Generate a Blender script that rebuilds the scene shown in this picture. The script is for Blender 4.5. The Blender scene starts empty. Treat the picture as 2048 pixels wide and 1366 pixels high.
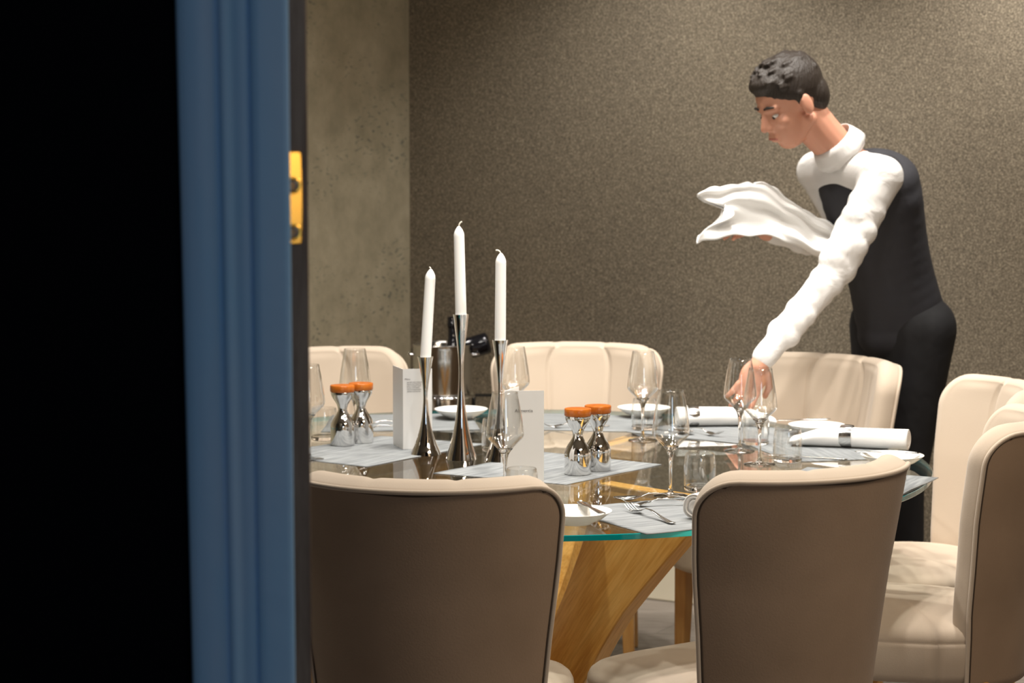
import bpy, bmesh, math, random
from math import sin, cos, pi, radians, sqrt, atan2, exp
from mathutils import Vector, Matrix, Quaternion
random.seed(7)
SC = bpy.context.scene
COL = SC.collection

# ------------------------------------------------------------------ camera
FPX = 4200.0
cam_d = bpy.data.cameras.new('camera'); cam = bpy.data.objects.new('camera', cam_d); COL.objects.link(cam)
cam_d.sensor_width = 36.0; cam_d.lens = FPX/2048*36.0
cam.location = (0, 0, 1.5)
cam.rotation_euler = (pi/2 - math.atan((683-290)/FPX), 0, 0)
cam_d.dof.use_dof = True; cam_d.dof.focus_distance = 4.25; cam_d.dof.aperture_fstop = 5.6
cam_d.clip_start = 0.05
SC.camera = cam

# ------------------------------------------------------------------ view + world
SC.view_settings.view_transform = 'Standard'; SC.view_settings.look = 'None'
SC.view_settings.gamma = 1.0; SC.view_settings.use_curve_mapping = False
SC.view_settings.exposure = 0.62
w = bpy.data.worlds.new('dim_world'); SC.world = w; w.use_nodes = True
w.node_tree.nodes['Background'].inputs[0].default_value = (0.5, 0.45, 0.4, 1)
w.node_tree.nodes['Background'].inputs[1].default_value = 0.02

# ------------------------------------------------------------------ lights
def spot(name, loc, target, power, angle, blend=0.6, radius=0.03, color=(1, 0.86, 0.68)):
    d = bpy.data.lights.new(name, 'SPOT'); d.energy = power; d.spot_size = radians(angle); d.spot_blend = blend
    d.shadow_soft_size = radius; d.color = color
    o = bpy.data.objects.new(name, d); COL.objects.link(o); o.location = loc
    o.rotation_euler = (Vector(target)-Vector(loc)).to_track_quat('-Z', 'Y').to_euler()
    return o
WARM = (1, 0.945, 0.87)
for i, (x, y, tx, ty, p) in enumerate([(-0.45, 4.2, -0.2, 4.6, 42), (0.5, 4.15, 0.35, 4.6, 42), (0.02, 4.25, 0.0, 4.7, 22), (0.0, 5.15, 0.0, 5.1, 30), (-0.3, 5.0, -0.2, 5.0, 26),
                                 (0.35, 5.1, 0.3, 5.1, 26), (-0.35, 5.75, -0.3, 5.6, 42), (0.2, 5.7, 0.15, 5.5, 22), (0.8, 5.5, 0.6, 5.4, 52), (1.0, 4.7, 0.85, 4.75, 52)]):
    spot('downlight_spot', (x, y, 2.62), (tx, ty, 0.75), p, 92, 0.7, 0.045, WARM)
spot('wall_wash_spot', (1.35, 5.6, 2.62), (1.5, 6.2, 0.9), 62, 95, 0.9, 0.03, WARM)
spot('wall_wash_spot', (0.35, 6.0, 2.62), (0.5, 6.9, 0.6), 44, 90, 0.9, 0.03, WARM)
spot('wall_wash_spot', (-0.75, 6.2, 2.62), (-1.1, 6.3, 0.9), 20, 90, 0.9, 0.03, WARM)
def area(name, loc, target, sx, sy, power, color):
    d = bpy.data.lights.new(name, 'AREA'); d.shape = 'RECTANGLE'; d.size = sx; d.size_y = sy; d.energy = power; d.color = color
    o = bpy.data.objects.new(name, d); COL.objects.link(o); o.location = loc
    o.rotation_euler = (Vector(target)-Vector(loc)).to_track_quat('-Z', 'Y').to_euler(); return o
area('corridor_window_light', (0.9, -1.6, 1.7), (-0.3, 2.4, 1.4), 1.0, 1.6, 12, (0.62, 0.8, 1.0))
area('brass_fill_light', (1.53, -0.9, 1.66), (-0.26, 2.5, 1.44), 0.35, 0.35, 2.4, (1, 0.74, 0.42))  # added unseen warm light, placed so the brass plate mirrors it
area('chair_back_fill', (1.25, 2.9, 2.66), (0.9, 3.4, 0.0), 1.0, 0.5, 22, (1, 0.84, 0.66))  # added soft fill from overhead to lighten the chair backs

# ------------------------------------------------------------------ materials
def lin(r, g, b):
    f = lambda c: ((c/255+0.055)/1.055)**2.4 if c > 10 else c/255/12.92
    return (f(r), f(g), f(b), 1)
def mat(name, color, rough=0.5, metal=0.0, spec=0.5, **kw):
    m = bpy.data.materials.new(name); m.use_nodes = True
    b = m.node_tree.nodes['Principled BSDF']
    b.inputs['Base Color'].default_value = color; b.inputs['Roughness'].default_value = rough
    b.inputs['Metallic'].default_value = metal; b.inputs['Specular IOR Level'].default_value = spec
    for k, v in kw.items(): b.inputs[k.replace('_', ' ')].default_value = v
    return m
def N(m, t, **kw):
    n = m.node_tree.nodes.new(t)
    for k, v in kw.items(): setattr(n, k, v)
    return n
def L(m, a, b): m.node_tree.links.new(a, b)
def bsdf(m): return m.node_tree.nodes['Principled BSDF']
def coords(m, scale=(1, 1, 1), kind='Object', rot=(0, 0, 0)):
    tc = N(m, 'ShaderNodeTexCoord'); mp = N(m, 'ShaderNodeMapping'); mp.inputs['Scale'].default_value = scale
    mp.inputs['Rotation'].default_value = rot
    L(m, tc.outputs[kind], mp.inputs['Vector']); return mp.outputs['Vector']
def noise(m, vec, scale, detail=3, rough=0.5, dist=0.0):
    n = N(m, 'ShaderNodeTexNoise'); n.inputs['Scale'].default_value = scale; n.inputs['Detail'].default_value = detail
    n.inputs['Roughness'].default_value = rough; n.inputs['Distortion'].default_value = dist
    L(m, vec, n.inputs['Vector']); return n.outputs['Fac']
def ramp(m, fac, stops):
    r = N(m, 'ShaderNodeValToRGB'); e = r.color_ramp.elements
    e[0].position, e[0].color = stops[0]; e[1].position, e[1].color = stops[-1]
    for p, c in stops[1:-1]:
        q = e.new(p); q.color = c
    L(m, fac, r.inputs['Fac']); return r.outputs['Color']
def bump(m, h, strength=0.3, dist=0.002):
    b = N(m, 'ShaderNodeBump'); b.inputs['Strength'].default_value = strength; b.inputs['Distance'].default_value = dist
    L(m, h, b.inputs['Height']); L(m, b.outputs['Normal'], bsdf(m).inputs['Normal'])
def mixc(m, fac, a, b, mode='MIX'):
    n = N(m, 'ShaderNodeMix'); n.data_type = 'RGBA'; n.blend_type = mode
    if isinstance(fac, float): n.inputs[0].default_value = fac
    else: L(m, fac, n.inputs[0])
    for s, v in ((6, a), (7, b)):
        if isinstance(v, tuple): n.inputs[s].default_value = v
        else: L(m, v, n.inputs[s])
    return n.outputs[2]

# fabric of chairs
FAB = mat('cream_velvet', (0.60, 0.50, 0.395, 1), 0.85, spec=0.2, Sheen_Weight=0.15)
v = coords(FAB); f1 = noise(FAB, v, 3.0, 2); f2 = noise(FAB, v, 420, 2)
L(FAB, ramp(FAB, f1, [(0.3, (0.49, 0.405, 0.32, 1)), (0.7, (0.55, 0.46, 0.365, 1))]), bsdf(FAB).inputs['Base Color'])
bump(FAB, f2, 0.18, 0.0012)
BACKF = mat('taupe_back_fabric', (0.42, 0.32, 0.235, 1), 0.6, spec=0.25, Sheen_Weight=0.1)
v = coords(BACKF); f1 = noise(BACKF, v, 5.0, 3); f2 = noise(BACKF, v, 260, 3, 0.6)
L(BACKF, ramp(BACKF, f1, [(0.3, (0.27, 0.19, 0.128, 1)), (0.7, (0.33, 0.235, 0.162, 1))]), bsdf(BACKF).inputs['Base Color'])
bump(BACKF, f2, 0.35, 0.0015)
SEAM = mat('seam_groove_shade', (0.06, 0.04, 0.025, 1), 0.9)  # dark colour paints the shaded groove beside the piping cord
def wood(name, c1, c2, c3, scale=(1, 1, 1), rough=0.4, gs=9.0, rot=(0, 0, 0)):
    m = mat(name, c1, rough)
    v = coords(m, scale, rot=rot)
    n1 = noise(m, v, gs, 6, 0.6, 0.4); n2 = noise(m, v, gs*9, 3)
    c = ramp(m, n1, [(0.32, c1), (0.5, c2), (0.68, c3)])
    c = mixc(m, 0.25, c, ramp(m, n2, [(0.35, c1), (0.65, c3)]))
    L(m, c, bsdf(m).inputs['Base Color']); bump(m, n2, 0.08, 0.001)
    return m
OAK = wood('oiled_oak', (0.42, 0.19, 0.045, 1), (0.52, 0.26, 0.075, 1), (0.62, 0.35, 0.12, 1), (1, 1, 0.15), 0.42)
BASEW = mat('honey_oak_lamination', (0.58, 0.28, 0.06, 1), 0.35)
def base_vec(scale):
    v0 = coords(BASEW, rot=(0, 0, radians(48)))
    m1 = N(BASEW, 'ShaderNodeMapping'); m1.inputs['Rotation'].default_value = (0, radians(50), 0); L(BASEW, v0, m1.inputs['Vector'])
    m2 = N(BASEW, 'ShaderNodeMapping'); m2.inputs['Scale'].default_value = scale; L(BASEW, m1.outputs[0], m2.inputs['Vector']); return m2.outputs[0]
n1 = noise(BASEW, base_vec((1.2, 9, 9)), 2.2, 5, 0.6, 0.6); n2 = noise(BASEW, base_vec((4, 60, 60)), 2.5, 3)
c = ramp(BASEW, n1, [(0.30, (0.60, 0.27, 0.045, 1)), (0.5, (0.74, 0.38, 0.085, 1)), (0.70, (0.82, 0.49, 0.15, 1))])
c = mixc(BASEW, 0.35, c, ramp(BASEW, n2, [(0.35, (0.50, 0.22, 0.035, 1)), (0.62, (0.86, 0.52, 0.17, 1))]))
L(BASEW, c, bsdf(BASEW).inputs['Base Color'])
CAPW = wood('orange_beech', (0.30, 0.06, 0.006, 1), (0.42, 0.105, 0.01, 1), (0.50, 0.15, 0.016, 1), (1, 6, 1), 0.25, 12)
DOORW = wood('dark_walnut_door', (0.07, 0.04, 0.026, 1), (0.12, 0.078, 0.056, 1), (0.18, 0.13, 0.10, 1), (8, 8, 0.6), 0.55, 6)
CHROME = mat('polished_chrome', (0.78, 0.77, 0.76, 1), 0.05, 1.0)
STEEL = mat('stainless_steel', (0.68, 0.67, 0.65, 1), 0.16, 1.0)
BRASS = mat('polished_brass', (1.0, 0.56, 0.11, 1), 0.22, 1.0)
SCREW = mat('screw_steel', (0.12, 0.14, 0.18, 1), 0.4, 1.0)
WAX = mat('white_wax', (0.93, 0.92, 0.89, 1), 0.45, Subsurface_Weight=0.25)
WAX.node_tree.nodes['Principled BSDF'].inputs['Subsurface Radius'].default_value = (0.01, 0.008, 0.006)
WICK = mat('cotton_wick', (0.75, 0.70, 0.60, 1), 0.9)
CHINA = mat('white_china', (0.86, 0.845, 0.80, 1), 0.12)
PAPER = mat('card_paper', (0.80, 0.79, 0.77, 1), 0.65)
INK = mat('grey_ink', (0.18, 0.17, 0.17, 1), 0.8)
LINEN = mat('white_linen', (0.83, 0.82, 0.80, 1), 0.9, spec=0.2)
v = coords(LINEN); bump(LINEN, noise(LINEN, v, 300, 2), 0.25, 0.0008)
BLACKG = mat('black_glass', (0.006, 0.006, 0.008, 1), 0.07)
EDGEG = mat('teal_glass_edge', (0.0, 0.20, 0.21, 1), 0.08, spec=0.8)
v = coords(EDGEG, kind='Object'); 
L(EDGEG, ramp(EDGEG, noise(EDGEG, v, 2.6, 1), [(0.45, (0.0, 0.085, 0.10, 1)), (0.62, (0.0, 0.30, 0.32, 1)), (0.7, (0.02, 0.75, 0.78, 1))]), bsdf(EDGEG).inputs['Base Color'])  # bright cyan stop paints the edge highlight into the glass colour

def clear(name, tint, f0, graze, rough=0.0):
    m = bpy.data.materials.new(name); m.use_nodes = True; nt = m.node_tree; nt.nodes.clear()
    out = nt.nodes.new('ShaderNodeOutputMaterial'); mix = nt.nodes.new('ShaderNodeMixShader')
    tr = nt.nodes.new('ShaderNodeBsdfTransparent'); gl = nt.nodes.new('ShaderNodeBsdfGlossy')
    tr.inputs[0].default_value = tint; gl.inputs[0].default_value = (1, 1, 1, 1); gl.inputs['Roughness'].default_value = rough
    lw = nt.nodes.new('ShaderNodeLayerWeight'); lw.inputs['Blend'].default_value = 0.5
    pw = nt.nodes.new('ShaderNodeMath'); pw.operation = 'POWER'; pw.inputs[1].default_value = graze
    ma = nt.nodes.new('ShaderNodeMapRange'); ma.inputs['To Min'].default_value = f0; ma.inputs['To Max'].default_value = 0.9
    nt.links.new(lw.outputs['Facing'], pw.inputs[0]); nt.links.new(pw.outputs[0], ma.inputs['Value'])
    nt.links.new(ma.outputs[0], mix.inputs[0]); nt.links.new(tr.outputs[0], mix.inputs[1]); nt.links.new(gl.outputs[0], mix.inputs[2])
    nt.links.new(mix.outputs[0], out.inputs[0]); return m
TOPG = clear('clear_table_glass', (0.93, 0.96, 0.95, 1), 0.06, 5.0)
BOWLG = clear('thin_crystal', (0.985, 0.985, 0.98, 1), 0.07, 2.6, 0.02)
CRYS = mat('solid_crystal', (1, 1, 1, 1), 0.0, spec=0.5, Transmission_Weight=1.0, IOR=1.5)

MATW = mat('woven_placemat_vinyl', (0.42, 0.44, 0.44, 1), 0.6)
v = coords(MATW); wv = N(MATW, 'ShaderNodeTexWave'); wv.bands_direction = 'Y'; wv.inputs['Scale'].default_value = 75; wv.inputs['Distortion'].default_value = 1.2
L(MATW, v, wv.inputs['Vector']); nn = noise(MATW, coords(MATW, (3, 34, 1)), 2.6, 3)
cc = ramp(MATW, wv.outputs['Fac'], [(0.1, (0.13, 0.14, 0.145, 1)), (0.9, (0.25, 0.265, 0.27, 1))])
cc = mixc(MATW, 0.7, cc, ramp(MATW, nn, [(0.38, (0.12, 0.13, 0.14, 1)), (0.62, (0.25, 0.265, 0.27, 1))]))
L(MATW, cc, bsdf(MATW).inputs['Base Color']); bump(MATW, wv.outputs['Fac'], 0.4, 0.001)

WALLP = mat('speckled_taupe_wallpaper', (0.15, 0.12, 0.08, 1), 0.75, spec=0.3)
v = coords(WALLP); n1 = noise(WALLP, v, 200, 3, 0.65); n2 = noise(WALLP, coords(WALLP, (1, 1, 0.5)), 2.2, 3)
c = ramp(WALLP, n1, [(0.36, (0.085, 0.07, 0.052, 1)), (0.52, (0.215, 0.18, 0.135, 1)), (0.70, (0.52, 0.45, 0.33, 1))])
c = mixc(WALLP, 0.22, c, ramp(WALLP, n2, [(0.35, (0.17, 0.145, 0.11, 1)), (0.7, (0.29, 0.245, 0.175, 1))]))
L(WALLP, c, bsdf(WALLP).inputs['Base Color']); bump(WALLP, n1, 0.3, 0.002)
PLAST = mat('aged_plaster_wallcovering', (0.4, 0.36, 0.26, 1), 0.8)
v = coords(PLAST); n1 = noise(PLAST, v, 9, 5, 0.65)
vs = noise(PLAST, coords(PLAST, (26, 26, 55)), 1.6, 2, 0.4); band = noise(PLAST, coords(PLAST, (2.2, 2.2, 3.5)), 1.0, 2)
c = ramp(PLAST, n1, [(0.3, (0.38, 0.34, 0.24, 1)), (0.55, (0.50, 0.445, 0.32, 1)), (0.75, (0.60, 0.54, 0.40, 1))])
spk = ramp(PLAST, vs, [(0.60, (0, 0, 0, 1)), (0.68, (1, 1, 1, 1))]); bd = ramp(PLAST, band, [(0.42, (0, 0, 0, 1)), (0.6, (0.75, 0.75, 0.75, 1))])
c = mixc(PLAST, mixc(PLAST, 1.0, spk, bd, 'MULTIPLY'), c, (0.17, 0.18, 0.15, 1))
L(PLAST, c, bsdf(PLAST).inputs['Base Color'])
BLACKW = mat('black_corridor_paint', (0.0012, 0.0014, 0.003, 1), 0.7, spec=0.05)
BLUEP = mat('blue_painted_wood', (0.10, 0.20, 0.36, 1), 0.45, spec=0.3)
v = coords(BLUEP, (6, 6, 1.2)); n1 = noise(BLUEP, v, 4, 4)
L(BLUEP, ramp(BLUEP, n1, [(0.3, (0.24, 0.46, 0.72, 1)), (0.7, (0.30, 0.47, 0.70, 1))]), bsdf(BLUEP).inputs['Base Color']); bump(BLUEP, noise(BLUEP, coords(BLUEP), 18, 3), 0.25, 0.004)
CREAMP = mat('cream_skirting_paint', (0.72, 0.66, 0.52, 1), 0.4)
CEILP = mat('ceiling_paint', (0.42, 0.39, 0.34, 1), 0.9)
ROOMW = mat('taupe_room_paint', (0.28, 0.23, 0.17, 1), 0.9)
FLOORM = mat('grey_oak_boards', (0.25, 0.22, 0.19, 1), 0.5)
v = coords(FLOORM, rot=(0, 0, radians(30)))
bk = N(FLOORM, 'ShaderNodeTexBrick'); bk.inputs['Scale'].default_value = 1; bk.inputs['Brick Width'].default_value = 1.4; bk.inputs['Row Height'].default_value = 0.14
bk.inputs['Mortar Size'].default_value = 0.002; bk.inputs['Color1'].default_value = (0.27, 0.23, 0.20, 1); bk.inputs['Color2'].default_value = (0.20, 0.17, 0.145, 1); bk.inputs['Mortar'].default_value = (0.05, 0.04, 0.03, 1)
L(FLOORM, v, bk.inputs['Vector']); gr = noise(FLOORM, coords(FLOORM, (3, 40, 1), rot=(0, 0, radians(30))), 1.5, 4)
L(FLOORM, mixc(FLOORM, 0.45, bk.outputs['Color'], ramp(FLOORM, gr, [(0.3, (0.14, 0.115, 0.10, 1)), (0.7, (0.36, 0.32, 0.28, 1))])), bsdf(FLOORM).inputs['Base Color'])
SKIN = mat('skin', (0.62, 0.30, 0.20, 1), 0.5, Subsurface_Weight=0.1)
HAIR = mat('dark_hair', (0.025, 0.017, 0.012, 1), 0.55); 
bump(HAIR, noise(HAIR, coords(HAIR, (60, 60, 12)), 3, 3), 0.8, 0.004)
SHIRT = mat('white_shirt_cotton', (0.72, 0.70, 0.68, 1), 0.85); bump(SHIRT, noise(SHIRT, coords(SHIRT), 14, 3, 0.5, 0.8), 0.6, 0.012)
VEST = mat('charcoal_waistcoat', (0.022, 0.022, 0.028, 1), 0.8); bump(VEST, noise(VEST, coords(VEST), 11, 3), 0.5, 0.01)
TROU = mat('black_trousers', (0.006, 0.006, 0.008, 1), 0.8); bump(TROU, noise(TROU, coords(TROU), 9, 3), 0.5, 0.01)
SHOE = mat('black_leather', (0.008, 0.008, 0.008, 1), 0.25)
EYEW = mat('eye_white', (0.75, 0.73, 0.70, 1), 0.2); IRIS = mat('brown_iris', (0.03, 0.015, 0.008, 1), 0.2)
LIPM = mat('lip_skin', (0.50, 0.17, 0.13, 1), 0.5)

# ------------------------------------------------------------------ builders
def mesh_obj(name, bm, m, parent=None, smooth=True, sub=0):
    me = bpy.data.meshes.new(name); bmesh.ops.recalc_face_normals(bm, faces=bm.faces); bm.to_mesh(me); bm.free()
    for mm in (m if isinstance(m, (list, tuple)) else [m]): me.materials.append(mm)
    if smooth:
        for p in me.polygons: p.use_smooth = True
    o = bpy.data.objects.new(name, me); COL.objects.link(o)
    if parent is not None: o.parent = parent
    if sub:
        s = o.modifiers.new('subdivision', 'SUBSURF'); s.levels = sub; s.render_levels = sub
    return o
def autosmooth(o, ang=35):
    me = o.data
    for p in me.polygons: p.use_smooth = True
    me.set_sharp_from_angle(angle=radians(ang)); return o
def tag(o, label=None, cat=None, group=None, kind=None):
    if label: o['label'] = label
    if cat: o['category'] = cat
    if group: o['group'] = group
    if kind: o['kind'] = kind
    return o
def thing(name, loc, rz=0.0, label=None, cat=None, group=None):
    o = bpy.data.objects.new(name, None); o.empty_display_size = 0.05; COL.objects.link(o); o.location = loc; o.rotation_euler = (0, 0, rz)
    return tag(o, label, cat, group)
def copy_tree(o, loc, rz, label):
    def cp(s, par):
        c = s.copy(); COL.objects.link(c)
        if par is not None: c.parent = par
        for ch in s.children: cp(ch, c)
        return c
    r = cp(o, None); r.location = loc; r.rotation_euler = (0, 0, rz); r['label'] = label; return r
def box(bm, x0, x1, y0, y1, z0, z1, M=None, mi=0):
    vs = [bm.verts.new((x, y, z)) for z in (z0, z1) for y in (y0, y1) for x in (x0, x1)]
    if M is not None:
        for q in vs: q.co = M @ q.co
    fs = [(0, 2, 3, 1), (4, 5, 7, 6), (0, 1, 5, 4), (2, 6, 7, 3), (0, 4, 6, 2), (1, 3, 7, 5)]
    for f in fs:
        ff = bm.faces.new([vs[i] for i in f]); ff.material_index = mi
    return vs
def bevel(o, w_=0.003, seg=2):
    b = o.modifiers.new('bevel', 'BEVEL'); b.width = w_; b.segments = seg; b.limit_method = 'ANGLE'; return o
def lathe(bm, prof, n=48, close=False, M=None, mi=0):
    rings = []
    for r, z in prof:
        if r < 1e-6: rings.append([bm.verts.new((0, 0, z))])
        else: rings.append([bm.verts.new((r*cos(2*pi*k/n), r*sin(2*pi*k/n), z)) for k in range(n)])
    if close: rings.append(rings[0])
    for a, b in zip(rings, rings[1:]):
        for k in range(n):
            k2 = (k+1) % n
            if len(a) == 1 and len(b) == 1: continue
            if len(a) == 1: f = bm.faces.new((a[0], b[k], b[k2]))
            elif len(b) == 1: f = bm.faces.new((a[k], a[k2], b[0]))
            else: f = bm.faces.new((a[k], a[k2], b[k2], b[k]))
            f.material_index = mi
    if M is not None:
        for r in rings[:len(rings)-(1 if close else 0)]:
            for q in r: q.co = M @ q.co
def tube(bm, pts, rad, n=10, caps=True, closed=False, mi=0):
    pts = [Vector(p) for p in pts]; R = rad if isinstance(rad, (list, tuple)) else [rad]*len(pts)
    rings = []; up = Vector((0, 0, 1)); prev = None
    for i, p in enumerate(pts):
        a = pts[i-1] if i > 0 else (pts[-1] if closed else p); b = pts[i+1] if i < len(pts)-1 else (pts[0] if closed else p)
        t = (b-a).normalized()
        if prev is None:
            u = up if abs(t.dot(up)) < 0.9 else Vector((1, 0, 0)); nx = t.cross(u).normalized()
        else: nx = (prev - t*prev.dot(t)).normalized()
        prev = nx; ny = t.cross(nx)
        rings.append([bm.verts.new(p + (nx*cos(2*pi*k/n)+ny*sin(2*pi*k/n))*R[i]) for k in range(n)])
    rr = rings + ([rings[0]] if closed else [])
    for a, b in zip(rr, rr[1:]):
        for k in range(n):
            f = bm.faces.new((a[k], a[(k+1) % n], b[(k+1) % n], b[k])); f.material_index = mi
    if caps and not closed:
        bm.faces.new(rings[0][::-1]); bm.faces.new(rings[-1])
def catmull(P, n=8):
    out = []; P = [Vector(p) for p in P]
    for i in range(len(P)-1):
        p0 = P[max(i-1, 0)]; p1 = P[i]; p2 = P[i+1]; p3 = P[min(i+2, len(P)-1)]
        for k in range(n):
            t = k/n; out.append(0.5*((2*p1)+(p2-p0)*t+(2*p0-5*p1+4*p2-p3)*t*t+(3*p1-p0-3*p2+p3)*t**3))
    out.append(P[-1]); return out
def interp(x, tab):
    if x <= tab[0][0]: return tab[0][1]
    for (a, va), (b, vb) in zip(tab, tab[1:]):
        if x <= b:
            t = (x-a)/(b-a); return va+(vb-va)*t
    return tab[-1][1]
def grid_solid(bm, F, nu, nv, th=0.001, mi=0):
    """F(u,v)->Vector top surface, bottom offset -z by th"""
    T = [[bm.verts.new(F(i/nu, j/nv)) for j in range(nv+1)] for i in range(nu+1)]
    B = [[bm.verts.new(Vector(T[i][j].co)-Vector((0, 0, th))) for j in range(nv+1)] for i in range(nu+1)]
    for i in range(nu):
        for j in range(nv):
            bm.faces.new((T[i][j], T[i+1][j], T[i+1][j+1], T[i][j+1])); bm.faces.new((B[i][j], B[i][j+1], B[i+1][j+1], B[i+1][j]))
    for i in range(nu):
        bm.faces.new((T[i][0], B[i][0], B[i+1][0], T[i+1][0])); bm.faces.new((T[i][nv], T[i+1][nv], B[i+1][nv], B[i][nv]))
    for j in range(nv):
        bm.faces.new((T[0][j], T[0][j+1], B[0][j+1], B[0][j])); bm.faces.new((T[nu][j], B[nu][j], B[nu][j+1], T[nu][j+1]))

# ------------------------------------------------------------------ room shell
def struct(name, bm, m, parent=None, smooth=False):
    o = mesh_obj(name, bm, m, parent, smooth)
    if parent is None: o['kind'] = 'structure'
    return o
WS = 0.579                                   # slope of the back wall: y = WY - WS*x
WY = 7.134
WD = Vector((1, -WS, 0)).normalized(); WN = Vector((-WS, -1, 0)).normalized()   # along the wall, into the room
corner = Vector((-0.357, WY+WS*0.357, 0))
def wall_slab(bm, p, q, z0, z1, nrm, th=0.12):
    p = Vector(p); q = Vector(q); b = -Vector(nrm)*th
    c = [p, q, q+b, p+b]; vs = [bm.verts.new((a.x, a.y, z)) for z in (z0, z1) for a in c]
    for f in ((0, 1, 2, 3), (7, 6, 5, 4), (0, 4, 5, 1), (1, 5, 6, 2), (2, 6, 7, 3), (3, 7, 4, 0)): bm.faces.new([vs[i] for i in f])
bm = bmesh.new(); wall_slab(bm, corner, corner+WD*3.2, 0, 2.7, WN); struct('wall_back', bm, WALLP)
sideP = corner + WN*3.4
bm = bmesh.new(); wall_slab(bm, sideP, corner-WN*0.12, 0, 2.7, WD); struct('wall_left', bm, PLAST)
RX = (corner+WD*3.2)
bm = bmesh.new(); wall_slab(bm, (RX.x, 2.55, 0), (RX.x, RX.y, 0), 0, 2.7, (-1, 0, 0)); struct('wall_right', bm, ROOMW)
bm = bmesh.new(); box(bm, -3.2, 3.0, -2.4, 7.8, -0.1, 0); struct('floor', bm, FLOORM)
bm = bmesh.new(); box(bm, -3.2, 3.0, 2.42, 7.8, 2.7, 2.8); struct('ceiling', bm, CEILP)
# doorway wall: left of the opening, right of it, and above it
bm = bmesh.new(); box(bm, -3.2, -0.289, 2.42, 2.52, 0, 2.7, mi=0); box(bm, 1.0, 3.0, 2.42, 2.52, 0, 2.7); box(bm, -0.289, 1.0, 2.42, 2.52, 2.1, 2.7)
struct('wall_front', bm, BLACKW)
bm = bmesh.new(); box(bm, -3.2, -0.30, 2.522, 2.54, 0, 2.7); box(bm, 1.0, 3.0, 2.522, 2.54, 0, 2.7); struct('wall_entrance', bm, ROOMW)
# skirting along the back and side walls
bm = bmesh.new(); wall_slab(bm, corner+WN*0.018+WD*0.02, corner+WD*3.18+WN*0.018, 0, 0.17, WN, 0.018); bevel(struct('baseboard_back', bm, CREAMP), 0.006)
bm = bmesh.new(); wall_slab(bm, sideP+WD*0.018, corner+WD*0.018+WN*0.02, 0, 0.17, WD, 0.018); bevel(struct('baseboard_left', bm, CREAMP), 0.006)

# moulded blue architrave (cross-section swept up), slightly wider at the top
def casing(bm, prof, y0, z0, z1, nz, off=0.0, flare=0.0):
    rings = []
    for k in range(nz+1):
        z = z0+(z1-z0)*k/nz
        s = flare*(z-0.9)
        rings.append([bm.verts.new((x-(s*(1-(x+0.372)/0.124)) , y0-d, z)) for x, d in prof])
    n = len(prof)
    for a, b in zip(rings, rings[1:]):
        for k in range(n-1): bm.faces.new((a[k], a[k+1], b[k+1], b[k]))
        bm.faces.new((a[n-1], a[0], b[0], b[n-1]))
    bm.faces.new(rings[0]); bm.faces.new(rings[-1][::-1])
prof = [(-0.372, 0.0), (-0.372, 0.022), (-0.369, 0.026), (-0.360, 0.027), (-0.334, 0.027), (-0.331, 0.024), (-0.329, 0.021), (-0.326, 0.025), (-0.3235, 0.0265),
        (-0.320, 0.0255), (-0.315, 0.022), (-0.309, 0.0165), (-0.303, 0.0135), (-0.298, 0.013), (-0.2965, 0.009), (-0.294, 0.013), (-0.290, 0.0145), (-0.284, 0.0135),
        (-0.274, 0.010), (-0.262, 0.0065), (-0.256, 0.004), (-0.2545, 0.002), (-0.2545, 0.0)]
bm = bmesh.new(); casing(bm, prof, 2.42, 0, 2.2, 20, flare=0.011)
o = struct('trim_1', bm, BLUEP); autosmooth(o, 50)
bm = bmesh.new(); box(bm, -0.289, -0.269, 2.421, 2.517, 0, 2.12); struct('trim_2', bm, BLUEP)
# door leaf swung wide open into the room; its edge faces the corridor
dd = Vector((-0.30, 1, 0)).normalized()
Md = Matrix.Translation((-0.2665, 2.525, 0)) @ Matrix.Rotation(atan2(dd.y, dd.x)-pi/2, 4, 'Z')
bm = bmesh.new(); box(bm, -0.0225, 0.0225, 0.0, 0.82, 0.006, 2.06, Md)
door = struct('door_1', bm, DOORW); bevel(door, 0.002)
Mp = Matrix.Translation((-0.2665, 2.525, 0)) @ Matrix.Rotation(atan2(dd.y, dd.x)-pi/2, 4, 'Z')
def plate_bm():
    bm = bmesh.new(); P = []
    for k in range(33):
        a = k/32*2-1; P.append((0.0150*(1-0.10*a*a) if abs(a) < 0.94 else 0.0135*(1-0.10*a*a), a*0.0555))
    out = P + [(-x, z) for x, z in reversed(P)]
    f = [bm.verts.new((x, -0.0035, z)) for x, z in out]; b = [bm.verts.new((x, 0.001, z)) for x, z in out]
    bm.faces.new(f); bm.faces.new(b[::-1]); n = len(out)
    for k in range(n): bm.faces.new((f[k], b[k], b[(k+1) % n], f[(k+1) % n]))
    for q in bm.verts: q.co = Mp @ Vector((q.co.x, q.co.y-0.0005, q.co.z+1.437))
    return bm
pl = mesh_obj('brass_plate', plate_bm(), BRASS, door, False); bevel(pl, 0.0012, 3)
for z in (1.4515, 1.3955):
    bm = bmesh.new(); Ms = Mp @ Matrix.Translation((0.0030, -0.0040, z)) @ Matrix.Rotation(pi/2, 4, 'X')
    lathe(bm, [(0, 0.0018), (0.0022, 0.0018), (0.0024, -0.0008), (0.0035, 0.002), (0.0052, 0.0024), (0.0062, 0.001), (0.0064, -0.001)], 24, M=Ms)
    mesh_obj('screw', bm, SCREW, pl)
    bm = bmesh.new(); lathe(bm, [(0.0064, 0.0), (0.0085, 0.0014), (0.0100, 0.0010), (0.0105, -0.001)], 24, M=Ms); mesh_obj('countersink_ring', bm, BRASS, pl)

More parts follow.
